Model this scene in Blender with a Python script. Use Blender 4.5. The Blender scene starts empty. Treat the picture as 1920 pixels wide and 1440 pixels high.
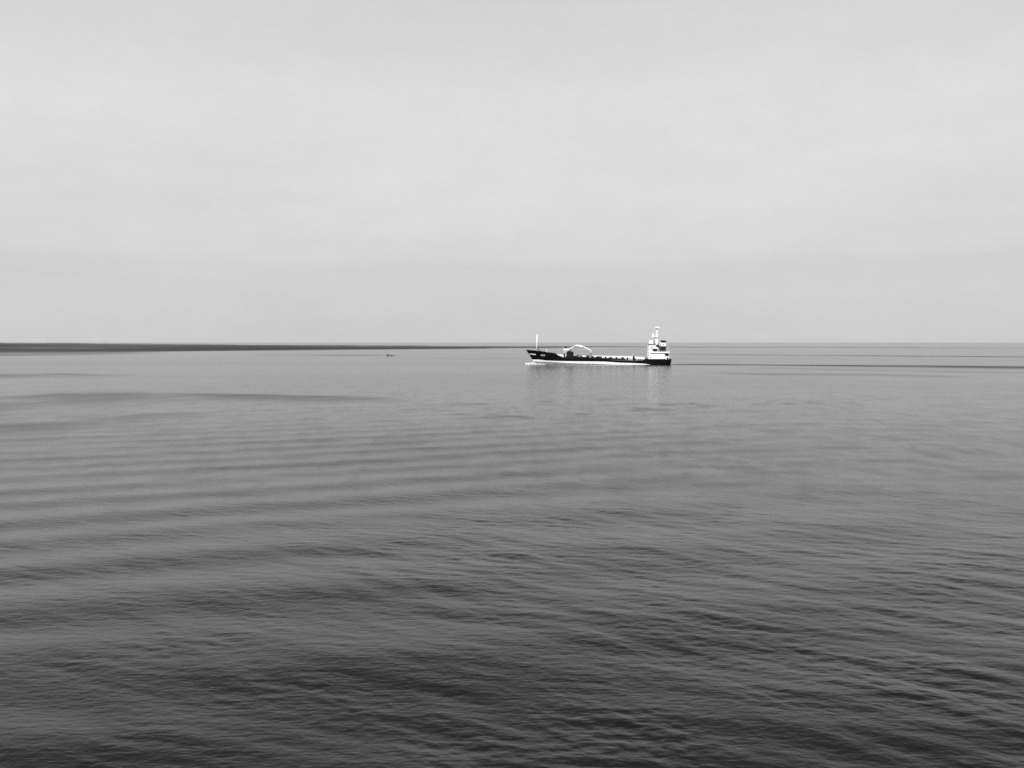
import bpy, bmesh, math, random
import numpy as np

random.seed(7)
SC = bpy.context.scene
COL = SC.collection

# ------------------------------------------------------------------ camera
H = 13.8                    # eye height over the sea (deck of a ferry)
F_PX = 1663.0               # focal length in pixels of the 1920 wide photograph
HZ = 641.9                  # row of the true horizontal
cam_d = bpy.data.cameras.new('camera')
cam_d.sensor_width = 36.0
cam_d.lens = 36.0 * F_PX / 1920.0
cam_d.clip_start = 0.5
cam_d.clip_end = 120000.0
cam = bpy.data.objects.new('camera', cam_d)
COL.objects.link(cam)
cam.location = (0, 0, H)
cam.rotation_euler = (math.radians(90) - math.atan((720 - HZ) / F_PX), 0, 0)
SC.camera = cam

# ------------------------------------------------------------------ sky and sun
SUN_EL, SUN_AZ = math.radians(36), math.radians(213)     # azimuth clockwise from +Y: behind the camera, to the left
world = bpy.data.worlds.new('World')
SC.world = world
world.use_nodes = True
nt = world.node_tree
nt.nodes.clear()
def WN(t, **kw):
    n = nt.nodes.new(t)
    for k, v in kw.items():
        setattr(n, k, v)
    return n
def WL(a, b):
    nt.links.new(a, b)
w_out = WN('ShaderNodeOutputWorld')
w_bg = WN('ShaderNodeBackground')
w_bg.inputs['Strength'].default_value = 0.1
w_sky = WN('ShaderNodeTexSky', sky_type='NISHITA', sun_disc=False)
w_sky.sun_elevation = SUN_EL
w_sky.sun_rotation = SUN_AZ
w_sky.dust_density = 4.0
w_sky.air_density = 1.0
w_sky.altitude = 10
w_bw = WN('ShaderNodeRGBToBW')
w_tc = WN('ShaderNodeTexCoord')
w_sep = WN('ShaderNodeSeparateXYZ')
# hazy overcast veil: brightness by height above the horizon
w_ramp = WN('ShaderNodeValToRGB')
el = w_ramp.color_ramp.elements
STOPS = [(0.000, .640), (0.045, .650), (0.084, .660), (0.099, .698), (0.16, .728), (0.26, .745), (0.345, .695),
         (0.43, .42), (0.53, .27), (0.75, .20), (1.0, .17)]  # stops above the view lowered to darken what the near water reflects
el[0].position, el[0].color = STOPS[0][0], (STOPS[0][1],) * 3 + (1,)
el[1].position, el[1].color = STOPS[-1][0], (STOPS[-1][1],) * 3 + (1,)
for p, v in STOPS[1:-1]:
    e = el.new(p)
    e.color = (v, v, v, 1)
w_map = WN('ShaderNodeMapping')
w_map.inputs['Scale'].default_value = (1.0, 1.0, 5.0)
w_no = WN('ShaderNodeTexNoise')
w_no.inputs['Scale'].default_value = 2.2
w_no.inputs['Detail'].default_value = 9.0
w_no.inputs['Roughness'].default_value = 0.66
w_wob = WN('ShaderNodeMath', operation='MULTIPLY_ADD')   # haze layers wander a little
w_wob.inputs[1].default_value = 0.032
w_sub = WN('ShaderNodeMath', operation='SUBTRACT')
w_sub.inputs[1].default_value = 0.016
w_var = WN('ShaderNodeMapRange')
w_var.inputs['From Min'].default_value = 0.25
w_var.inputs['From Max'].default_value = 0.75
w_var.inputs['To Min'].default_value = 9.45
w_var.inputs['To Max'].default_value = 10.55
w_mul = WN('ShaderNodeMath', operation='MULTIPLY')
w_mix = WN('ShaderNodeMix', data_type='FLOAT')
w_mix.inputs[0].default_value = 0.95
WL(w_tc.outputs['Generated'], w_sep.inputs[0])
WL(w_tc.outputs['Generated'], w_map.inputs['Vector'])
WL(w_map.outputs[0], w_no.inputs['Vector'])
WL(w_no.outputs['Fac'], w_wob.inputs[0])
WL(w_sep.outputs['Z'], w_wob.inputs[2])
WL(w_wob.outputs[0], w_sub.inputs[0])
WL(w_sub.outputs[0], w_ramp.inputs['Fac'])
WL(w_no.outputs['Fac'], w_var.inputs['Value'])
WL(w_ramp.outputs['Color'], w_mul.inputs[0])
w_no2 = WN('ShaderNodeTexNoise')                            # faint fine mottling of the haze
w_no2.inputs['Scale'].default_value = 26.0
w_no2.inputs['Detail'].default_value = 8.0
w_no2.inputs['Roughness'].default_value = 0.72
w_var2 = WN('ShaderNodeMapRange')
w_var2.inputs['From Min'].default_value = 0.25
w_var2.inputs['From Max'].default_value = 0.75
w_var2.inputs['To Min'].default_value = 0.982
w_var2.inputs['To Max'].default_value = 1.018
w_mul2 = WN('ShaderNodeMath', operation='MULTIPLY')
WL(w_tc.outputs['Generated'], w_no2.inputs['Vector'])
WL(w_no2.outputs['Fac'], w_var2.inputs['Value'])
WL(w_var.outputs[0], w_mul2.inputs[0])
WL(w_var2.outputs[0], w_mul2.inputs[1])
WL(w_mul2.outputs[0], w_mul.inputs[1])
WL(w_sky.outputs[0], w_bw.inputs[0])
WL(w_bw.outputs[0], w_mix.inputs[2])
WL(w_mul.outputs[0], w_mix.inputs[3])
WL(w_mix.outputs[0], w_bg.inputs['Color'])
WL(w_bg.outputs[0], w_out.inputs['Surface'])

sun_d = bpy.data.lights.new('sun', 'SUN')
sun_d.energy = 4.8
sun_d.angle = math.radians(0.6)
sun_d.color = (1, 1, 1)                                   # the photograph is monochrome
sun = bpy.data.objects.new('sun', sun_d)
COL.objects.link(sun)
sun.rotation_euler = (math.pi / 2 - SUN_EL, 0, -SUN_AZ + math.pi)
sun.location = (-60, -80, 80)

SC.view_settings.view_transform = 'Standard'
SC.view_settings.look = 'None'
SC.view_settings.exposure = 0.0
SC.view_settings.gamma = 1.0
SC.view_settings.use_curve_mapping = False
SC.cycles.use_denoising = False
SC.cycles.max_bounces = 6

# ------------------------------------------------------------------ materials (all neutral greys: black and white photograph)
def paint(name, v, rough=0.5, spec=0.4, wear=0.12, scale=0.6):
    m = bpy.data.materials.new(name)
    m.use_nodes = True
    t = m.node_tree
    b = t.nodes['Principled BSDF']
    b.inputs['Roughness'].default_value = rough
    b.inputs['Specular IOR Level'].default_value = spec
    tc = t.nodes.new('ShaderNodeTexCoord')
    mp = t.nodes.new('ShaderNodeMapping')
    mp.inputs['Scale'].default_value = (1, 1, 0.35)      # streaks run down the plating
    n = t.nodes.new('ShaderNodeTexNoise')
    n.inputs['Scale'].default_value = scale
    n.inputs['Detail'].default_value = 7
    r = t.nodes.new('ShaderNodeValToRGB')
    lo, hi = v * (1 - wear), v * (1 + wear * 0.6)
    r.color_ramp.elements[0].position, r.color_ramp.elements[0].color = 0.32, (lo, lo, lo, 1)
    r.color_ramp.elements[1].position, r.color_ramp.elements[1].color = 0.6, (hi, hi, hi, 1)
    t.links.new(tc.outputs['Object'], mp.inputs['Vector'])
    t.links.new(mp.outputs[0], n.inputs['Vector'])
    t.links.new(n.outputs['Fac'], r.inputs['Fac'])
    t.links.new(r.outputs['Color'], b.inputs['Base Color'])
    return m

M_BLACK = paint('black_hull_paint', 0.005, 0.6, 0.06, 0.4)
M_WHITE = paint('white_ship_paint', 0.80, 0.45, 0.35, 0.06)
M_BAND = paint('white_boot_top_paint', 0.78, 0.5, 0.3, 0.08)
M_GREYH = paint('grey_underwater_paint', 0.20, 0.6, 0.25, 0.35, 0.9)
M_DECK = paint('deck_paint', 0.10, 0.7, 0.2, 0.4, 0.4)
M_DARK = paint('dark_fitting_paint', 0.012, 0.6, 0.1, 0.4)
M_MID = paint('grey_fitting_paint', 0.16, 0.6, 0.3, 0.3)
M_LIGHT = paint('pale_grey_paint', 0.45, 0.55, 0.3, 0.15)
M_GLASS = paint('dark_window_glass', 0.02, 0.08, 0.5, 0.1)
M_FOAM = paint('white_foam', 0.85, 0.9, 0.1, 0.1, 2.0)

# ------------------------------------------------------------------ mesh helpers
class MB:
    """collects simple shapes and links them as one mesh object"""
    def __init__(self):
        self.v, self.f = [], []
    def add(self, vs, fs):
        o = len(self.v)
        self.v += [tuple(p) for p in vs]
        self.f += [tuple(i + o for i in f) for f in fs]
        return self
    def box(self, x0, x1, y0, y1, z0, z1, tx0=0, tx1=0, ty=0):
        """box; its top may be drawn in at the x ends (tx0, tx1) and at the sides (ty)"""
        vs = [(x0, y0, z0), (x1, y0, z0), (x1, y1, z0), (x0, y1, z0),
              (x0 + tx0, y0 + ty, z1), (x1 - tx1, y0 + ty, z1), (x1 - tx1, y1 - ty, z1), (x0 + tx0, y1 - ty, z1)]
        return self.add(vs, [(3, 2, 1, 0), (4, 5, 6, 7), (0, 1, 5, 4), (1, 2, 6, 5), (2, 3, 7, 6), (3, 0, 4, 7)])
    def prism(self, pts, y0, y1):
        """outline in x-z, extruded from y0 to y1"""
        n = len(pts)
        vs = [(x, y0, z) for x, z in pts] + [(x, y1, z) for x, z in pts]
        fs = [tuple(range(n)), tuple(range(2 * n - 1, n - 1, -1))]
        fs += [(i, i + n, (i + 1) % n + n, (i + 1) % n) for i in range(n)]
        return self.add(vs, fs)
    def tube(self, a, b, r0, r1=None, n=8):
        r1 = r0 if r1 is None else r1
        ax, ay, az = a
        bx, by, bz = b
        d = np.array([bx - ax, by - ay, bz - az], float)
        d /= np.linalg.norm(d)
        u = np.cross(d, (0, 0, 1.0) if abs(d[2]) < 0.9 else (1.0, 0, 0))
        u /= np.linalg.norm(u)
        w = np.cross(d, u)
        vs = []
        for p, r in ((a, r0), (b, r1)):
            for k in range(n):
                t = 2 * math.pi * k / n
                vs.append(tuple(np.array(p) + r * (math.cos(t) * u + math.sin(t) * w)))
        fs = [tuple(range(n)), tuple(range(2 * n - 1, n - 1, -1))]
        fs += [(i, i + n, (i + 1) % n + n, (i + 1) % n) for i in range(n)]
        return self.add(vs, fs)
    def ball(self, c, rx, ry, rz, n=12, m=8):
        vs, fs = [], []
        for j in range(m + 1):
            ph = math.pi * j / m
            for k in range(n):
                t = 2 * math.pi * k / n
                vs.append((c[0] + rx * math.sin(ph) * math.cos(t), c[1] + ry * math.sin(ph) * math.sin(t), c[2] + rz * math.cos(ph)))
        for j in range(m):
            for k in range(n):
                fs.append((j * n + k, (j + 1) * n + k, (j + 1) * n + (k + 1) % n, j * n + (k + 1) % n))
        return self.add(vs, fs)
    def build(self, name, mat, parent=None, smooth=False, bevel=0.0):
        me = bpy.data.meshes.new(name)
        me.from_pydata(self.v, [], self.f)
        bm = bmesh.new()
        bm.from_mesh(me)
        bmesh.ops.remove_doubles(bm, verts=bm.verts, dist=1e-4)
        bmesh.ops.recalc_face_normals(bm, faces=bm.faces)
        bm.to_mesh(me)
        bm.free()
        me.materials.append(mat)
        if smooth:
            for p in me.polygons:
                p.use_smooth = True
        o = bpy.data.objects.new(name, me)
        COL.objects.link(o)
        if parent:
            o.parent = parent
        if bevel:
            bv = o.modifiers.new('bevel', 'BEVEL')
            bv.width = bevel
            bv.segments = 2
            bv.limit_method = 'ANGLE'
        return o

def empty(name, loc, rz=0.0):
    o = bpy.data.objects.new(name, None)
    COL.objects.link(o)
    o.location = loc
    o.rotation_euler = (0, 0, rz)
    return o

# ------------------------------------------------------------------ the sea
rng = np.random.default_rng(11)
HF = H * F_PX
PX = lambda px, py: (HF / (py - HZ) * (px - 960) / F_PX, HF / (py - HZ))      # photo pixel -> point on the sea

# rings of vertices: fine where the camera looks, coarse elsewhere; heights depend on world x, y only
row_px = np.concatenate([np.linspace(980, 80, 1000)[:-1], np.linspace(80, 2, 190)[:-1], [2, 1.2, 0.7, 0.45, 0.3]])
R = HF / row_px
R = np.concatenate([[3, 8, 13, 18], R])
R[-1] = 75000
fine = np.radians(np.linspace(-34, 34, 1000))
coarse = np.radians(np.linspace(34, 326, 150))[1:-1]
TH = np.concatenate([fine, coarse])
nr, nc = len(R), len(TH)
RR, TT = np.meshgrid(R, TH, indexing='ij')
X = RR * np.sin(TT)
Y = RR * np.cos(TT)
Z = np.zeros_like(X)
dR = np.gradient(R)[:, None] * np.ones((1, nc))
dT = np.abs(np.gradient(np.unwrap(TH)))[None, :] * RR
isfine = np.zeros((nr, nc), bool)
isfine[:, :len(fine)] = True

def sstep(a, b, x):
    t = np.clip((x - a) / (b - a), 0, 1)
    return t * t * (3 - 2 * t)
def vnoise(x, y, seed, octs=3):
    """smooth value noise on the plane, about 0..1"""
    out, tot, amp = 0, 0, 1.0
    g = np.random.default_rng(seed)
    for o in range(octs):
        tab = g.random((256, 256))
        xi, yi = np.floor(x).astype(np.int64), np.floor(y).astype(np.int64)
        fx, fy = x - xi, y - yi
        fx, fy = fx * fx * (3 - 2 * fx), fy * fy * (3 - 2 * fy)
        xi, yi = xi & 255, yi & 255
        x1, y1 = (xi + 1) & 255, (yi + 1) & 255
        v = (tab[xi, yi] * (1 - fx) + tab[x1, yi] * fx) * (1 - fy) + (tab[xi, y1] * (1 - fx) + tab[x1, y1] * fx) * fy
        out = out + amp * v
        tot += amp
        amp *= 0.5
        x, y = x * 2.03 + 17.1, y * 2.03 + 5.7
    return out / tot

PXX = 960 + F_PX * X / np.maximum(Y, 1e-3)         # bearing of each point, as a photo column
front = Y > 0
PXX = np.where(front, PXX, np.where(X < 0, -4000, 6000))
PYY = HZ + HF / np.maximum(RR, 1)                  # distance as a photo row

# patches and lanes of wind-ruffled water, drawn as (column, row) lines on the sea
def lane(pts, width, strength, ends=60, below=1.0):
    """pts (px, py); width half-width in rows"""
    p = np.array(pts, float)
    c = np.interp(PXX, p[:, 0], p[:, 1])
    w = np.interp(PXX, p[:, 0], width if np.ndim(width) else [width] * len(p))
    s = np.interp(PXX, p[:, 0], strength if np.ndim(strength) else [strength] * len(p))
    e = sstep(p[0, 0] - ends, p[0, 0] + ends, PXX) * (1 - sstep(p[-1, 0] - ends, p[-1, 0] + ends, PXX))
    d = (PYY - c) / w
    return s * e * np.where(d < 0, np.exp(-d ** 4), np.exp(-(d / below) ** 2)) * front
def band(top, bot, soft_t, soft_b, strength=1.0):
    a, b = np.array(top, float), np.array(bot, float)
    t = np.interp(PXX, a[:, 0], a[:, 1])
    u = np.interp(PXX, b[:, 0], b[:, 1])
    return strength * sstep(t - soft_t, t + soft_t, PYY) * (1 - sstep(u - soft_b, u + soft_b, PYY)) * front

rough_var = np.zeros_like(X)                       # extra slope variance of ripples too small to model
# (1) ruffled belt along the left horizon, thinning out to the right
PYY = PYY0 = PYY + (vnoise(X / 260, Y / 500, 71, 4) - .5) * 3.2 * (1 - sstep(665, 690, PYY))
belt = band([(-2500, 642.4), (0, 644.2), (240, 645.8), (480, 647.4), (700, 648.6), (1000, 649.8), (1215, 650.2), (1330, 650.6)],
            [(-2500, 661), (0, 657.6), (240, 657.6), (480, 656), (700, 655), (900, 653), (1000, 651.6), (1215, 651.2), (1330, 651.0)], np.interp(PXX, [0, 700], [2.2, .9]), np.interp(PXX, [0, 700], [2.6, .9]))
belt *= 1 - sstep(700, 1340, PXX) * 0.85
rough_var += 0.13 * belt * np.clip(2.6 * vnoise(X / 520, Y / 180, 61, 5) - .35, .12, 1.6)
rough_var += 0.008 * band([(-800, 659), (0, 659), (230, 659)], [(-800, 667), (0, 664), (240, 662)], .5, 1.0) * (1 - sstep(150, 330, PXX))
# (2) wake of the tanker and the lanes beside it
wig = (vnoise(X / 60, Y / 40, 5) - .5) * 1.6
split = np.clip(2.4 * vnoise(X / 28, Y / 60, 6, 4) - .3, .15, 1.5)      # wake lanes are broken along their length
PYY0 = PYY
PYY = PYY0 + wig
rough_var += (.45 + .55 * split) * 0.050 * lane([(1262, 682.4), (1400, 682.4), (1560, 682.9), (1750, 682.8), (1990, 682.8), (3000, 684)],
                          [0.8, 0.85, 1.0, 1.4, 1.7, 3], [1.2, 1.2, 1.2, 1.0, .8, .4], 12)
rough_var += split * 0.030 * lane([(1250, 665.2), (1400, 665.6), (1650, 666.2), (1960, 666.2)], [.5, .55, .7, .7], [.1, .35, .75, .6])
rough_var += split * 0.006 * lane([(1320, 698), (1450, 699), (1620, 698), (1800, 700)], [1.2, 2.2, 2, 2], [.6, 1, .6, .3])
rough_var += split * 0.003 * lane([(1440, 689), (1650, 691), (1960, 692)], 1.3, .9)
rough_var += 0.012 * lane([(480, 665.5), (600, 665.6), (715, 665.8)], [.6, .6, .6], [.4, .7, .9], 20)
# (3) arcs on the left, in the middle distance
wigs = (vnoise(X / 55 + 4, Y / 30, 8, 4) - .5) * 7
brk = np.clip(2.6 * vnoise(X / 16, Y / 26, 9, 4) - .35, 0.1, 1.6)
PYY = PYY0 + wigs * sstep(660, 740, PYY0)
rough_var += brk * 0.010 * lane([(-300, 700), (0, 696), (120, 696), (250, 699)], [4, 3, 2.6, 1.5], [1, 1, .8, .1], 30)
rough_var += brk * 0.011 * lane([(-400, 760), (0, 737), (100, 731), (250, 731), (380, 733.5), (500, 737), (620, 742), (700, 745), (760, 747)],
                          [8, 7, 5.5, 4.5, 3.2, 3.2, 3.2, 2.5, 2], [1, 1, 1, 1, 1.2, 1.0, .6, .3, .0], 60, 2.6)
rough_var += brk * 0.010 * lane([(-400, 800), (0, 784), (120, 781), (260, 772), (400, 771)], [9, 8, 7, 5, 4], [1, 1.1, 1, .6, .2], 40)
PYY = PYY0
# cat's paws: small darker dashes where the breeze touches down at the edge of the rippled water
paw = sstep(.58, .76, vnoise(X / 7, Y / 9, 51, 4)) * sstep(.40, .62, vnoise(X / 60, Y / 45, 52, 2))
paw *= sstep(744, 768, PYY0) * (1 - sstep(800, 900, PYY0)) * sstep(700, 1350, PXX)
rough_var += 0.034 * paw * front
# general streakiness of the far calm sea
st = vnoise(X / 240 + 3, Y / 70, 21, 4)
rough_var += 0.0006 * sstep(0.45, 0.78, st)
# fine ripple patches of every size, down to the resolution of the sheet
fine_n = vnoise(X / .9, Y / 2.6, 81, 1) + vnoise(X / 2.7, Y / 6.0, 82, 1) + .8 * vnoise(X / 7, Y / 15, 83, 2)
fine_n = sstep(1.2, 2.1, fine_n)
rough_var += 0.0016 * fine_n * sstep(698, 770, PYY) * (1 - .6 * sstep(860, 1000, PYY)) * front
rough_var += 0.0004 * fine_n * sstep(652, 668, PYY) * (1 - sstep(698, 770, PYY)) * front
lim = np.interp(PXX, [0, 350, 700, 1000, 1400, 1920], [728, 731, 742, 754, 756, 758])
rippled = 0.15 * sstep(690, 730, PYY) + 0.85 * sstep(lim - 14, lim + 80, PYY)            # breeze-rippled near water, slick beyond

# wave trains ------------------------------------------------------
fsel = isfine & (RR < 900) & (RR > 16)
xs, ys, dr, dt = X[fsel].astype(np.float32), Y[fsel].astype(np.float32), dR[fsel].astype(np.float32), dT[fsel].astype(np.float32)
rp = rippled[fsel].astype(np.float32)
zz = np.zeros_like(xs)
lost = np.zeros_like(xs)
gust = vnoise(X[fsel] / 9, Y[fsel] / 14, 33, 4).astype(np.float32)
gust2 = vnoise(X[fsel] / 2.6 + 9, Y[fsel] / 3.4, 34, 3).astype(np.float32)
def train(n, lam0, lam1, crest_deg, spread, slope, env, yy=None):
    """n sinusoids sharing a slope r.m.s.; crest_deg = direction the crests run, from +X"""
    global zz, lost
    yv = ys if yy is None else yy
    for i in range(n):
        lam = lam0 * (lam1 / lam0) ** rng.random()
        a = math.radians(crest_deg + spread * rng.standard_normal())
        kx, ky = -math.sin(a) * 2 * math.pi / lam, math.cos(a) * 2 * math.pi / lam
        ph = rng.random() * 2 * math.pi
        sl = slope * math.sqrt(2.0 / n)
        amp = sl * lam / (2 * math.pi)
        bear = np.sqrt(xs * xs + ys * ys)
        kr = np.abs(kx * xs + ky * ys) / bear
        ph_step = kr * dr                          # phase advance per ring
        w = 1 - np.clip((ph_step - 1.1) / 0.9, 0, 1)
        act = (w > 0.001)
        wv = env * w
        if act.any():
            zz[act] += (amp * wv[act]) * np.sin(kx * xs[act] + ky * yv[act] + ph)
        lost += (env * sl) ** 2 / 2 * (1 - w * w)
bx = xs / np.maximum(ys, 1) 
# long wake waves of a passing ship, best seen on the left
env1 = (1 - sstep(-.25, .45, bx)) * sstep(20, 32, ys) * (1 - sstep(112, 165, ys))
sh = xs - np.interp(ys, [30, 45, 70, 100, 130], [-18, -13, 0, 25, 50])
bend = 0.75 * 6 * np.logaddexp(0, sh / 6)          # crests swing round from left to right, like the arms of a wake
train(3, 8.3, 9.6, 25.0, 1.5, 0.042, (0.25 + env1 * (0.80 + 0.20 * sstep(42, 66, ys))).astype(np.float32), (ys + bend).astype(np.float32))
train(3, 9.5, 15, 20, 6, 0.010, np.ones_like(xs))
train(8, 3.0, 7, 4, 14, 0.012, (0.25 + rp * 0.75))
# cross sea in the foreground, crests falling away to the lower right
env2 = ((1 - sstep(48, 95, ys)) * (0.60 + 0.40 * sstep(-.45, .2, bx)) * (0.5 + gust)).astype(np.float32)
train(22, 1.4, 4.6, -29, 15, 0.031, env2)
# wind ripples
calm = 0.72 + 0.28 * sstep(-.40, .22, bx)
env3 = (calm * rp * (0.50 + 1.5 * gust * sstep(.34, .70, gust2))).astype(np.float32)
train(46, 0.55, 1.6, -13, 30, 0.033, env3)
train(40, 0.22, 0.6, -11, 38, 0.024, env3)
Z[fsel] = zz
rv = np.zeros_like(X)
rv[fsel] = lost
rough_var += np.where(fsel, rv, 0.0)
alpha = np.sqrt(0.00022 + 0.00008 * sstep(40, 120, RR) + 0.6 * rough_var)
rough = np.clip(np.sqrt(alpha), 0.05, 0.8)
del xs, ys, dr, dt, rp, zz, lost, gust, gust2, env1, env2, env3

nv = nr * nc + 1
co = np.empty((nv, 3), np.float32)
co[:-1, 0], co[:-1, 1], co[:-1, 2] = X.ravel(), Y.ravel(), Z.ravel()
co[-1] = 0
i0 = (np.arange(nr - 1)[:, None] * nc + np.arange(nc)[None, :])
i1 = (np.arange(nr - 1)[:, None] * nc + ((np.arange(nc) + 1) % nc)[None, :])
quads = np.stack([i0, i0 + nc, i1 + nc, i1], -1).reshape(-1, 4)      # seen from above: counter-clockwise
tris = np.stack([np.full(nc, nv - 1), np.arange(nc), (np.arange(nc) + 1) % nc], -1)
# orientation check: theta grows clockwise (x = sin), so flip to face up
tris = tris[:, ::-1]
loops = np.concatenate([quads.ravel(), tris.ravel()]).astype(np.int32)
nq, ntri = len(quads), len(tris)
me = bpy.data.meshes.new('sea')
me.vertices.add(nv)
me.vertices.foreach_set('co', co.ravel())
me.loops.add(len(loops))
me.loops.foreach_set('vertex_index', loops)
me.polygons.add(nq + ntri)
starts = np.concatenate([np.arange(nq) * 4, nq * 4 + np.arange(ntri) * 3]).astype(np.int32)
me.polygons.foreach_set('loop_start', starts)
me.polygons.foreach_set('use_smooth', np.ones(nq + ntri, bool))
me.update(calc_edges=True)
if me.polygons[nq // 3].normal.z < 0:
    me.flip_normals()
at_r = me.attributes.new('ripple_roughness', 'FLOAT', 'POINT')
at_r.data.foreach_set('value', np.concatenate([rough.ravel(), [0.2]]).astype(np.float32))
sea = bpy.data.objects.new('sea', me)
COL.objects.link(sea)
sea['kind'] = 'structure'
sea['label'] = 'calm grey sea with low rippling waves reaching the horizon'
M_SEA = bpy.data.materials.new('sea_water')
M_SEA.use_nodes = True
t = M_SEA.node_tree
b = t.nodes['Principled BSDF']
b.inputs['Base Color'].default_value = (.005, .005, .005, 1)
b.inputs['IOR'].default_value = 1.318
at = t.nodes.new('ShaderNodeAttribute')
at.attribute_name = 'ripple_roughness'
t.links.new(at.outputs['Fac'], b.inputs['Roughness'])
s_tc = t.nodes.new('ShaderNodeTexCoord')             # the smallest wavelets, in metres on the sea
prev = None
for rot, sx, sy, dist, det in ((-14, 0.9, 1.9, 0.026, 2), (-8, 2.4, 4.6, 0.016, 3)):
    mp = t.nodes.new('ShaderNodeMapping')
    mp.inputs['Rotation'].default_value = (0, 0, math.radians(-rot))
    mp.inputs['Scale'].default_value = (sx, sy, 1)
    nz = t.nodes.new('ShaderNodeTexNoise')
    nz.inputs['Scale'].default_value = 1.0
    nz.inputs['Detail'].default_value = det
    nz.inputs['Roughness'].default_value = 0.5
    nz.inputs['Distortion'].default_value = 0.3
    bp = t.nodes.new('ShaderNodeBump')
    bp.inputs['Strength'].default_value = 1.0
    bp.inputs['Distance'].default_value = dist
    t.links.new(s_tc.outputs['Object'], mp.inputs['Vector'])
    t.links.new(mp.outputs[0], nz.inputs['Vector'])
    t.links.new(nz.outputs['Fac'], bp.inputs['Height'])
    if prev:
        t.links.new(prev.outputs[0], bp.inputs['Normal'])
    prev = bp
t.links.new(prev.outputs[0], b.inputs['Normal'])
me.materials.append(M_SEA)

# ------------------------------------------------------------------ the tanker
S = 3.0                                            # photo pixels per metre at the ship
def lx(px): return (px - 986.0) / S
def wl(px): return 682.4 + 1.5 * (px - 986) / 272
def lz(px, py): return (wl(px) - py) / S
D_SHIP = 557.5
YAW = math.radians(-4.0)
ship = empty('cargo_ship', ((986 - 960) / F_PX * (D_SHIP + 4), D_SHIP + 4, 0), YAW)
ship['label'] = 'small black hulled tanker with white stern superstructure steaming to the left'
ship['category'] = 'ship'
LEN = lx(1258.3)
BEAM = 7.0

top_pts = [(986.2, 655.0), (1003, 656.7), (1024, 659.6), (1036.7, 661.7), (1042.5, 665.2), (1048.5, 668.6), (1058, 670.2), (1100, 671.2),
           (1120, 673.2), (1150, 675.2), (1170, 676.6), (1191, 676.6), (1203, 674.8), (1209, 673.0), (1223, 673.3), (1250, 673.2), (1259, 673.4)]
TPX = np.array([lx(p) for p, q in top_pts])
TPZ = np.array([lz(p, q) for p, q in top_pts])
ztop = lambda x: float(np.interp(x, TPX, TPZ))
W1 = [(998, 673.6), (1015.8, 675.4), (1036.7, 676.2), (1062, 676.7), (1128, 677.6), (1153, 679.5), (1187, 680.8), (1207, 682), (1217, 683.6), (1260, 684.6)]
W2 = [(998, 677.0), (1015.8, 677.6), (1036.7, 678.8), (1062, 680.3), (1100, 681.2), (1128, 682.2), (1153, 683.6), (1187, 684.2), (1260, 685.2)]
zw1 = lambda x: float(np.interp(x, [lx(p) for p, q in W1], [lz(p, q) for p, q in W1]))
zw2 = lambda x: min(zw1(x) - .05, float(np.interp(x, [lx(p) for p, q in W2], [lz(p, q) for p, q in W2])))
def xbow(z):                                       # raked stem
    return float(np.interp(z, [-4, 0, 3.0, 9.1], [6.4, 5.4, 4.1, 0.05]))
def xstern(z):
    return float(np.interp(z, [-4, -1, 1, 4], [LEN - 9, LEN - 1.2, LEN - .4, LEN]))
def halfb(t, z):
    """half breadth at fraction t of the length and height z"""
    fl = np.clip((z + 1) / 10.0, 0, 1)             # flare: fuller higher up
    e = 0.30 - 0.12 * fl
    bow = math.sin(min(1.0, t / e) * math.pi / 2) ** (0.85 - 0.2 * fl)
    st = 1 - (0.22 + 0.25 * float(np.clip((1 - z) / 4, 0, 1))) * max(0.0, (t - 0.82) / 0.18) ** 2
    keel = 1.0 if z > -2 else 0.8
    return max(0.02, BEAM * bow * st * keel)
NST = 64
tt = [(i / NST) ** 1.15 for i in range(NST + 1)]
def hull_rows(rowfun):
    """rowfun(x) -> list of heights; returns per station the heights and points on the near side"""
    out = []
    for tv in tt:
        xg = tv * LEN
        zs = rowfun(xg)
        col = []
        for z in zs:
            x = xbow(z) + tv * (xstern(z) - xbow(z))
            col.append((x, -halfb(tv, z), z))
        out.append(col)
    return out
def shell(name, rowfun, mat, close_stern=True, thick=0.12):
    rows = hull_rows(rowfun)
    n = len(rows[0])
    m = MB()
    for sgn in (1, -1):
        vs = [(x, y * sgn, z) for c in rows for x, y, z in c]
        fs = [(i * n + j, (i + 1) * n + j, (i + 1) * n + j + 1, i * n + j + 1) for i in range(len(rows) - 1) for j in range(n - 1)]
        m.add(vs, fs)
    L = rows[-1]
    F0 = rows[0]
    for E in (L, F0):
        vs = [p for p in E] + [(x, -y, z) for x, y, z in E]
        m.add(vs, [(j, j + 1, n + j + 1, n + j) for j in range(n - 1)])
    o = m.build(name, mat, ship)
    for p in o.data.polygons:
        p.use_smooth = abs(p.normal.x) < 0.95
    return o
def lin(a, b, n):
    return [a + (b - a) * i / n for i in range(n + 1)]
shell('hull', lambda x: lin(zw1(x), ztop(x), 5), M_BLACK)
shell('boot_top', lambda x: lin(zw2(x), zw1(x), 2), M_BAND)
shell('underbody', lambda x: lin(-3.5, zw2(x), 4), M_GREYH)

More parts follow.
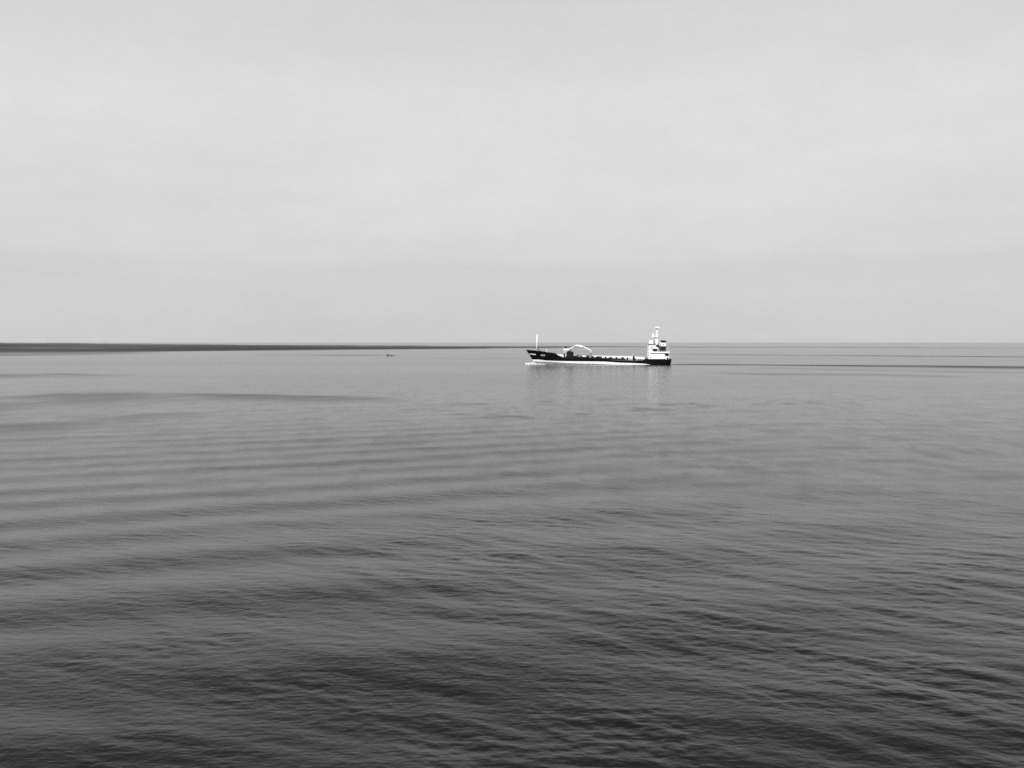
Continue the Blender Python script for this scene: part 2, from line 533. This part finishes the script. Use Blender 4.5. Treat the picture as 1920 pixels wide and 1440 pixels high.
def deck(name, x0, x1, zf, mat, inset=.1, n=24):
    m = MB()
    up = []
    for i in range(n + 1):
        x = x0 + (x1 - x0) * i / n
        z = zf(x)
        tv = float(np.clip((x - xbow(z)) / (xstern(z) - xbow(z)), 0.0, 1))
        up.append((x, max(0.05, halfb(tv, z) - inset), z))
    vs = [(x, -y, z) for x, y, z in up] + [(x, y, z) for x, y, z in up]
    vs += [(x, y, z - .1) for x, y, z in vs]
    k = n + 1
    fs = [(i, i + 1, k + i + 1, k + i) for i in range(n)] + [(2 * k + i, 3 * k + i, 3 * k + i + 1, 2 * k + i + 1) for i in range(n)]
    fs += [(0, k, 3 * k, 2 * k), (n, 2 * k + n, 3 * k + n, k + n)]
    m.add(vs, fs)
    return m.build(name, mat, ship)
deck('forecastle_deck', 1.2, lx(1043), lambda x: ztop(x) - 0.9, M_DECK)
deck('main_deck', lx(1043), lx(1207), lambda x: min(2.5, ztop(x) - 0.35), M_DECK)
deck('poop_deck', lx(1207), lx(1257), lambda x: ztop(x) - 0.35, M_DECK)
# bulkheads at the breaks
MB().box(lx(1042.4), lx(1043.4), -5.4, 5.4, 2.4, 5.2).build('forecastle_bulkhead', M_LIGHT, ship)
MB().box(lx(1206.6), lx(1207.4), -6.3, 6.3, 2.2, 3.2).build('poop_bulkhead', M_WHITE, ship)

# white far-side bulwark that shows above the pipework
fb = [(1041, 664.2), (1046, 663.2), (1057, 664.4), (1075, 664.9), (1100, 665.3), (1130, 666.4), (1160, 667.0), (1190, 667.8), (1207, 669.3), (1214, 671.0)]
pts_t = [(lx(p), lz(p, q) - .25) for p, q in fb]
pts_b = [(x, 2.3) for x, z in reversed(pts_t)]
m = MB()
for a, b2 in zip(pts_t[:-1], pts_t[1:]):
    m.prism([(a[0], 2.3), (b2[0], 2.3), b2, a], 6.45, 6.60)
m.build('bulwark', M_WHITE, ship)

# bulbous bow and bow markings
MB().ball((lx(1000.5), 0, -0.1), 2.6, 1.3, 1.5, 14, 10).build('bulbous_bow', M_LIGHT, ship, True)
def on_hull(px, py, out=.05):
    z = lz(px, py)
    x = lx(px)
    tv = float(np.clip((x - xbow(z)) / (xstern(z) - xbow(z)), 0, 1))
    return (x, -halfb(tv, z) - out, z)
def decal(name, corners, mat, label):
    """small raised plate following the bow plating; corners (px0, y0top, y0bot, px1, y1top, y1bot)"""
    p0, a0, b0, p1, a1, b1 = corners
    m = MB()
    n = 6
    vs = []
    for i in range(n + 1):
        u = i / n
        px = p0 + (p1 - p0) * u
        for q in (a0 + (a1 - a0) * u, b0 + (b1 - b0) * u):
            vs.append(on_hull(px + (q - a0) * 0.0, q))
    for sgn in (1, -1):
        m = MB()
        m.add([(x, y * sgn, z) for x, y, z in vs], [(2 * i, 2 * i + 2, 2 * i + 3, 2 * i + 1) for i in range(n)])
        o = m.build(name, mat, ship)
        s = o.modifiers.new('thickness', 'SOLIDIFY')
        s.thickness = .04
        o['label'] = label
decal('name_panel', (992.3, 662.2, 663.4, 1005, 662.9, 665.0), M_WHITE, 'white stripe running back from the stem')
decal('name_panel', (1014.8, 664.0, 666.2, 1023, 664.6, 666.8), M_LIGHT, 'pale name panel behind the bow stripe')

# foremast
xm = lx(1007.2)
fm = MB().tube((xm - .15, 0, lz(1007, 657.5)), (xm + .15, 0, lz(1007, 626)), .48, .38, 10).build('foremast', M_WHITE, ship, True)
MB().box(xm + .15, xm + .95, -.3, .3, lz(1007, 632.2), lz(1007, 631.2)).build('mast_light', M_MID, fm)
MB().box(xm + .15, xm + .8, -.3, .3, lz(1007, 635.6), lz(1007, 634.8)).build('mast_light', M_MID, fm)
for s in (-1, 1):
    MB().tube((xm + .3, 0, lz(1007, 651)), (lx(1012.5), s * 2.4, lz(1012, 657.6)), .13, n=6).build('mast_stay', M_DARK, fm)
xv = lx(1025.7)
MB().tube((xv, -1, lz(1025, 661)), (xv, -1, lz(1025, 656.6)), .16, n=8).ball((xv, -1, lz(1025, 655.6)), .45, .45, .38).build('deck_vent', M_WHITE, ship, True)
xw = lx(1015)
MB().tube((xw, -2.2, 7.35), (xw, 2.2, 7.35), .42, n=12).box(xw - .8, xw + .8, -2.4, -1.8, 6.9, 7.5).box(xw - .8, xw + .8, 1.8, 2.4, 6.9, 7.5).build('anchor_windlass', M_DARK, ship)

# crane amidships, boom folded aft
def Z_(px, py): return lz(px, py)
MB().box(lx(1062.5), lx(1076.8), -2.4, 2.4, 2.3, Z_(1070, 659.2), .25, .25, .1).box(lx(1066), lx(1071.5), -1.2, 1.2, Z_(1068, 659.2), Z_(1068, 657)).build('crane_pedestal', M_DARK, ship, bevel=.08)
MB().box(lx(1058.2), lx(1061.4), -1.6, 1.6, 2.3, Z_(1060, 656.2)).build('crane_column', M_LIGHT, ship)
MB().box(lx(1057.6), lx(1059.4), -2.2, -1.7, 2.3, Z_(1059, 662)).box(lx(1061.5), lx(1063.5), -2.6, -1.7, 2.3, Z_(1062, 667)).build('crane_ladder', M_DARK, ship)
cab = MB().box(lx(1057.3), lx(1069.4), -1.8, 1.8, Z_(1063, 656.6), Z_(1063, 653.0), 0, .5, .1).build('crane_cab', M_WHITE, ship, bevel=.08)
MB().box(lx(1059), lx(1065.5), -1.4, 1.4, Z_(1063, 653.0), Z_(1063, 650.0), .3, .6, .2).build('winch_cover', M_DARK, cab)
MB().box(lx(1069.4), lx(1074), -1, 1, Z_(1071, 657.5), Z_(1071, 654.5), 0, .3).build('luffing_hinge', M_MID, cab)
arm = [(1069.0, 653.2, 1.3), (1075.5, 650.2, 1.8), (1078.5, 647.8, 2.3), (1084.5, 647.4, 3.4), (1091.5, 649.0, 3.0), (1095.5, 650.2, 2.2), (1101.5, 652.9, 2.3), (1106.5, 655.3, 1.9), (1110.3, 657.4, 1.2)]
bm_ = MB()
for a, c in zip(arm[:-1], arm[1:]):
    bm_.prism([(lx(a[0]), Z_(a[0], a[1] + a[2] * .5)), (lx(c[0]), Z_(c[0], c[1] + c[2] * .5)), (lx(c[0]), Z_(c[0], c[1] - c[2] * .5)), (lx(a[0]), Z_(a[0], a[1] - a[2] * .5))], -.45, .45)
boom = bm_.build('crane_boom', M_WHITE, ship)
MB().tube((lx(1082), 0, Z_(1082, 646)), (lx(1094), 0, Z_(1094, 648.4)), .16, n=8).build('boom_ram', M_WHITE, boom)
for px, py in ((1078.4, 649.2), (1094.6, 651.4)):
    MB().tube((lx(px), -.75, Z_(px, py)), (lx(px), .75, Z_(px, py)), .45, n=10).build('boom_joint', M_MID, boom)
MB().box(lx(1107.2), lx(1110.8), -.35, .35, Z_(1109, 661.4), Z_(1109, 657.8)).build('hook_block', M_LIGHT, boom)
MB().box(lx(1104.8), lx(1111.6), -.8, .8, Z_(1108, 662.7), Z_(1108, 661.9)).build('boom_rest', M_MID, ship)
MB().tube((lx(1106.5), -.5, 2.3), (lx(1107.6), -.5, Z_(1108, 662.7)), .2, n=8).tube((lx(1110.5), .5, 2.3), (lx(1109.4), .5, Z_(1108, 662.7)), .2, n=8).build('boom_rest_leg', M_LIGHT, ship)

MB().prism([(lx(1077), 2.2), (lx(1173), 1.8), (lx(1173), Z_(1173, 672.6)), (lx(1120), Z_(1120, 670.6)), (lx(1083), Z_(1083, 668.2)), (lx(1077), Z_(1077, 666.6))], -4.4, 3.6).build('tank_trunk', M_DARK, ship, bevel=.08)
# cargo deck: hatches, tank domes, valve clusters, pipes
def fit(name, p0, p1, py, y0, y1, mat, tp=.1):
    return MB().box(lx(p0), lx(p1), y0, y1, min(2.5, ztop((lx(p0) + lx(p1)) / 2) - .35), Z_((p0 + p1) / 2, py), tp, tp, .08).build(name, mat, ship, bevel=.05)
for p0, p1, py, y0, y1 in [(1077, 1082.5, 666.3, -3.5, -1.0), (1088.6, 1093.2, 667.2, -3.2, -1.6), (1099.6, 1104.8, 667.2, -3.5, -1.0), (1109.5, 1113, 667.8, -3.4, -2.2),
                           (1118.2, 1129.4, 668.1, -4.2, -1.2), (1134.4, 1137.8, 668.4, -3.0, -1.8), (1142.4, 1148.6, 669.4, -3.9, -1.6), (1154.6, 1158.6, 669.6, -3.2, -2.0),
                           (1165.6, 1170.6, 669.8, -3.8, -1.4), (1175.8, 1178.8, 670.3, -3.1, -2.0)]:
    fit('deck_hatch', p0, p1, py, y0, y1, M_DARK)
for p0, p1, py in [(1082, 1100, 669.4), (1104, 1119, 670.0), (1129, 1143, 671.2), (1149, 1166, 672.0)]:
    fit('valve_manifold', p0, p1, py, -2.6, -.4, M_DARK)
for y, z, mt in [(-5.3, 2.9, M_MID), (-4.9, 3.0, M_DARK), (-.9, 4.2, M_MID), (.2, 4.3, M_LIGHT), (1.2, 4.2, M_MID), (2.6, 4.1, M_DARK)]:
    MB().tube((lx(1078), y, z + .2), (lx(1206), y, z - (.5 if y < -3 else 1.1)), .2, n=8).build('deck_pipe', mt, ship, True)
for k in range(9):
    px = 1084 + k * 13.5
    MB().box(lx(px), lx(px) + .25, -5.6, 3.0, 2.2, 2.95 - k * .05).build('pipe_support', M_DARK, ship)
MB().prism([(lx(1186.6), 2.1), (lx(1194), 2.1), (lx(1190.4), Z_(1190, 669.8)), (lx(1189.2), Z_(1189, 666.6)), (lx(1187.6), Z_(1187, 667))], -2.6, -1.6).build('hose_derrick', M_DARK, ship)
MB().tube((lx(1186.2), -2.0, 2.1), (lx(1186.2), -2.0, Z_(1186, 665.0)), .2, n=8).build('vent_post', M_WHITE, ship)
for px in (1172, 1197, 1210):
    MB().tube((lx(px), -5.0, 1.9), (lx(px), -5.0, 3.1 if px < 1205 else 4.35), .34, n=10).tube((lx(px) + 1.1, -5.0, 1.9), (lx(px) + 1.1, -5.0, 3.1 if px < 1205 else 4.35), .34, n=10).build('mooring_bollard', M_DARK, ship)

# superstructure
A = 6.1                                             # half width
x0 = lx(1215.8)
def zz_(py): return (683.8 - py) / S
house = MB().box(x0, lx(1249.2), -A, A, 3.2, zz_(663.7)).build('deckhouse', M_WHITE, ship, bevel=.06)
MB().box(lx(1219.4), lx(1244), -A + 1.2, A - 1.2, zz_(663.7), zz_(662.2)).build('deckhouse_top', M_MID, house)  # grey paint carries the shade of the gap under the boat deck
MB().box(x0, lx(1219.4), -A - .2, A + .2, zz_(663.7), zz_(662.2)).build('deckhouse_front', M_WHITE, house)
bd = MB().box(x0, lx(1254.3), -A - .35, A + .35, zz_(662.2), zz_(659.6)).build('boat_deck', M_WHITE, ship, bevel=.05)
up = MB().box(x0, lx(1233.2), -A + 1.7, A - 1.7, zz_(659.6), zz_(654.3)).build('upper_house', M_MID, ship)  # wall painted grey, and its windows oversized, to deepen the recess's shade
# solid forward part of the upper tier with a sloping after edge
MB().prism([(x0, zz_(659.6)), (lx(1224.4), zz_(659.6)), (lx(1221.4), zz_(654.4)), (x0, zz_(654.4))], -A, A).build('wing_front', M_WHITE, up)
for y in (-A, A - .4):
    MB().box(lx(1231.4), lx(1232.6), y, y + .4, zz_(659.6), zz_(654.4)).build('wing_pillar', M_LIGHT, up)
for px in (1222.4, 1226.6):
    for s in (-1, 1):
        MB().box(lx(px), lx(px + 3.9), s * (A - 1.69) - .03, s * (A - 1.69) + .03, zz_(659.0), zz_(654.6)).build('window', M_GLASS, up)
bridge = MB().prism([(x0, zz_(654.4)), (lx(1233.4), zz_(654.4)), (lx(1233.4), zz_(652.0)), (lx(1229.6), zz_(650.6)), (lx(1229.2), zz_(648.0)), (x0, zz_(648.0))], -A - .3, A + .3).build('bridge', M_WHITE, ship, bevel=.06)
wh = MB().box(x0 + .25, lx(1229), -A + .9, A - .9, zz_(648.0), zz_(644.9)).build('wheelhouse', M_MID, ship)
for i, (a, c) in enumerate([(1217.2, 1219.4), (1219.9, 1222.4), (1222.9, 1224.4), (1225.2, 1227.8)]):
    for s in (-1, 1):
        MB().box(lx(a), lx(c), s * (A - .89) - .03, s * (A - .89) + .03, zz_(647.8), zz_(645.1)).build('window', M_GLASS, wh)
for k in range(7):
    y = -4.5 + 1.5 * k
    MB().box(x0 + .21, x0 + .26, y - .6, y + .6, zz_(647.8), zz_(645.1)).build('window', M_GLASS, wh)
MB().box(x0 + .15, lx(1224.9), -A + .6, A - .6, zz_(644.9), zz_(644.2)).box(lx(1217), lx(1224.6), -2.8, 2.0, zz_(644.2), zz_(638.8), .35, .25, .3).build('wheelhouse_roof', M_WHITE, ship, bevel=.05)
MB().tube((lx(1226.3), -2, zz_(646)), (lx(1226.3), -2, zz_(640)), .22, n=8).build('vent_pipe', M_MID, ship)
def porthole(px, py, r=.32):
    z = zz_(py)
    for s in (-1, 1):
        yy = s * (A + (.31 if py < 655 else .0))
        MB().tube((lx(px), yy - .04, z), (lx(px), yy + .04, z), r, n=12).build('porthole', M_MID, bridge if py < 655 else house)
porthole(1220.6, 651.6, .42)
porthole(1219.6, 670.4, .36)
for px in (1224.5, 1229.5, 1234.5, 1239.5):
    porthole(px, 668.0, .2)
MB().box(lx(1244.0), lx(1245.2), -A - .02, -A + .3, zz_(673.2), zz_(669.4)).build('door', M_LIGHT, house)
# after end: open deck under the boat deck, sloping bulwark
MB().box(lx(1249.2), lx(1249.6), -A + 1, A - 1, 3.2, zz_(662.2)).build('after_bulkhead', M_DARK, ship)
for s in (-1, 1):
    MB().box(lx(1252.6), lx(1252.6) + .35, s * (A - .1) - .15, s * (A - .1) + .15, 3.2, zz_(662.2)).build('deck_pillar', M_LIGHT, ship)
for s in (-1, 1):
    MB().prism([(lx(1244.6), zz_(663.0)), (lx(1252.4), zz_(663.0)), (lx(1252.4), zz_(667.8)), (lx(1246.8), zz_(667.8))], s * (A + .03) - .04, s * (A + .03) + .04).build('opening_shade_panel', M_DARK, ship)  # dark panels stand in for the shade inside the open deck
    MB().prism([(lx(1246), zz_(668.2)), (lx(1255.2), zz_(669.6)), (lx(1255.4), zz_(671.2)), (lx(1249.2), zz_(671.2))], s * (A - .4) - .08, s * (A - .4) + .08).build('stern_bulwark', M_WHITE, ship)
MB().box(lx(1249.6), lx(1255), -4.4, 4.4, 3.2, zz_(670.6)).build('mooring_winch', M_MID, ship)
# stairs behind the bridge
m = MB()
m.tube((lx(1234), -A + .9, zz_(659.0)), (lx(1238.2), -A + .9, zz_(651.0)), .14, n=6)
m.tube((lx(1235.6), -A + .9, zz_(659.0)), (lx(1239.2), -A + .9, zz_(652.0)), .14, n=6)
for k in range(7):
    u = k / 7 + .05
    m.box(lx(1234 + 4.2 * u), lx(1235.8 + 4.2 * u), -A + .5, -A + 1.2, zz_(659 - 8 * u) - .05, zz_(659 - 8 * u) + .05)
m.build('stair', M_MID, ship)
# signal mast
mast = MB().box(lx(1229.2), lx(1234.2), -1.0, 1.0, zz_(648.0), zz_(634), .25, .25, .2).build('signal_mast', M_WHITE, ship, bevel=.06)
MB().box(lx(1228), lx(1233.6), -1.3, 1.3, zz_(634.0), zz_(632.9)).build('mast_platform', M_MID, mast)
MB().box(lx(1230), lx(1234), -.6, .6, zz_(632.9), zz_(616), .15, .15, .1).build('mast_pole', M_WHITE, mast)
MB().box(lx(1228.8), lx(1237.2), -1.9, 1.9, zz_(616), zz_(613.2), .3, .5, .2).build('radar_scanner', M_WHITE, mast, bevel=.1)
MB().prism([(lx(1223.2), zz_(633)), (lx(1226.6), zz_(632.6)), (lx(1227), zz_(628)), (lx(1225.6), zz_(624.6)), (lx(1224.6), zz_(624.6)), (lx(1223.2), zz_(629))], -.7, .7).build('radar_dome', M_WHITE, mast, bevel=.15)
MB().prism([(lx(1226.2), zz_(629.6)), (lx(1226.2), zz_(627.8)), (lx(1230.2), zz_(631.0)), (lx(1230.2), zz_(632.8))], -.4, .4).build('radar_bracket', M_WHITE, mast)
MB().box(lx(1229.8), lx(1238), -3.6, 3.6, zz_(654.2), zz_(646.6), 0, 1.0, .3).build('engine_casing', M_DARK, ship)
MB().tube((lx(1236.4), -2.5, zz_(647)), (lx(1239.2), -2.5, zz_(641.5)), .22, n=8).build('exhaust_stay', M_WHITE, ship)
# funnel
fn = MB().box(lx(1238.0), lx(1248.6), -3.0, 3.0, zz_(659.6), zz_(649.8), .45, .2, .2).build('funnel', M_DARK, ship, bevel=.15)
MB().box(lx(1239.2), lx(1248.2), -2.85, 2.85, zz_(649.8), zz_(642.6), 0, -.15, .05).build('funnel_band', M_WHITE, fn, bevel=.12)
MB().prism([(lx(1239.3), zz_(642.6)), (lx(1248.6), zz_(642.6)), (lx(1249.2), zz_(639.6)), (lx(1241.0), zz_(638.4)), (lx(1239.3), zz_(639.4))], -2.95, 2.95).build('funnel_cap', M_BLACK, fn, bevel=.1)
for s in (-1, 1):
    MB().tube((lx(1243.5), s * 2.78, zz_(646.2)), (lx(1243.5), s * 2.90, zz_(646.2)), .45, n=14).build('funnel_emblem', M_MID, fn)
# flagstaff and rails at the stern
MB().tube((lx(1253.4), 0, zz_(660)), (lx(1255.6), 0, zz_(648)), .2, .12, n=8).build('flagstaff', M_LIGHT, ship)
MB().tube((lx(1249.4), -3, zz_(651)), (lx(1252.6), -3, zz_(660)), .09, n=6).build('funnel_stay', M_LIGHT, ship)
def railing(xa, xb, yv, zb, mat=M_LIGHT, hh=1.0):
    m = MB()
    n = max(2, int((xb - xa) / 1.5))
    for k in range(n + 1):
        x = xa + (xb - xa) * k / n
        m.box(x - .03, x + .03, yv - .03, yv + .03, zb, zb + hh)
    for z in (hh * .5, hh):
        m.box(xa, xb, yv - .025, yv + .025, zb + z - .025, zb + z + .025)
    return m.build('railing', mat, ship)
for s in (-1, 1):
    railing(lx(1234), lx(1254), s * (A + .25), zz_(659.6), M_LIGHT, .8)
    railing(x0 + .3, lx(1229), s * (A + .15), zz_(648.0), M_WHITE, .7)
    railing(lx(1249), lx(1257.6), s * 5.0, 3.3, M_LIGHT, .9)
    railing(lx(1000), lx(1036), s * 2.0, 6.6, M_LIGHT, 1.0)

# ------------------------------------------------------------------ bow wave
def foam_strip(name, world_pts, seed, label):
    """low ragged ridge of broken water; world_pts (local ship x, y, half width, height)"""
    m = MB()
    rnd = random.Random(seed)
    for x, y, w, h in world_pts:
        for k in range(5):
            m.ball((x + rnd.uniform(-w, w) * 1.2, y + rnd.uniform(-w, w) * .6, rnd.uniform(-.05, .1)), rnd.uniform(.3, .8) * w, rnd.uniform(.3, .7) * w, h * rnd.uniform(.4, 1), 8, 5)
    o = m.build(name, M_FOAM, None, True)
    o.location, o.rotation_euler = ship.location, ship.rotation_euler
    o['kind'] = 'stuff'
    o['label'] = label
    return o
fp = [(lx(988.5), -.6, .7, .8), (lx(990.5), -.8, .8, .9), (lx(993), -1.0, .6, .5)]
for k in range(9):
    px = 1004 + k * 2.2
    q = on_hull(px, wl(px), .5)
    fp.append((q[0], q[1], .55, .42 * (1 - k / 22)))
foam_strip('bow_wave_foam', fp, 3, 'white broken water at the bow of the black tanker')

# ------------------------------------------------------------------ small boat far off on the left of the tanker
bxp, byp = PX(732.5, 667.3)
boat = empty('fishing_boat', (bxp, byp, 0))
boat['label'] = 'tiny dark open boat low on the water below the dark horizon belt'
boat['category'] = 'boat'
sb = HF / (667.3 - HZ) / F_PX
def bx_(px): return (px - 732.5) * sb
m = MB()
secs = []
for px, hw, zt in [(724.2, .05, 1.15), (726, .7, .95), (729, 1.05, .7), (733, 1.15, .6), (737, 1.05, .65), (740, .8, .8), (741.4, .55, .9)]:
    secs.append([(bx_(px), -hw, zt), (bx_(px), -hw * .7, -.3), (bx_(px), hw * .7, -.3), (bx_(px), hw, zt)])
vs = [p for s_ in secs for p in s_]
fs = [(4 * i + j, 4 * i + 4 + j, 4 * i + 5 + j, 4 * i + 1 + j) for i in range(len(secs) - 1) for j in range(3)]
fs += [(0, 1, 2, 3), tuple(4 * (len(secs) - 1) + j for j in (3, 2, 1, 0))]
fs += [(4 * i, 4 * i + 3, 4 * i + 7, 4 * i + 4) for i in range(len(secs) - 1)]
m.add(vs, fs)
M_BOAT = paint('weathered_boat_paint', 0.10, 0.7, 0.2, 0.3)
m.build('hull', M_BOAT, boat)
MB().prism([(bx_(725.2), .8), (bx_(729.2), .7), (bx_(728.6), 1.9), (bx_(726.6), 2.0)], -.7, .7).build('wheel_shelter', M_BOAT, boat, bevel=.05)
MB().box(bx_(733.2), bx_(735), -.5, .5, .55, 1.5, .15, .2, .1).build('engine_box', M_BOAT, boat)
MB().box(bx_(737.4), bx_(740.6), -.6, .6, .6, 1.35, .1, .1, .05).build('fish_crate', M_LIGHT, boat)
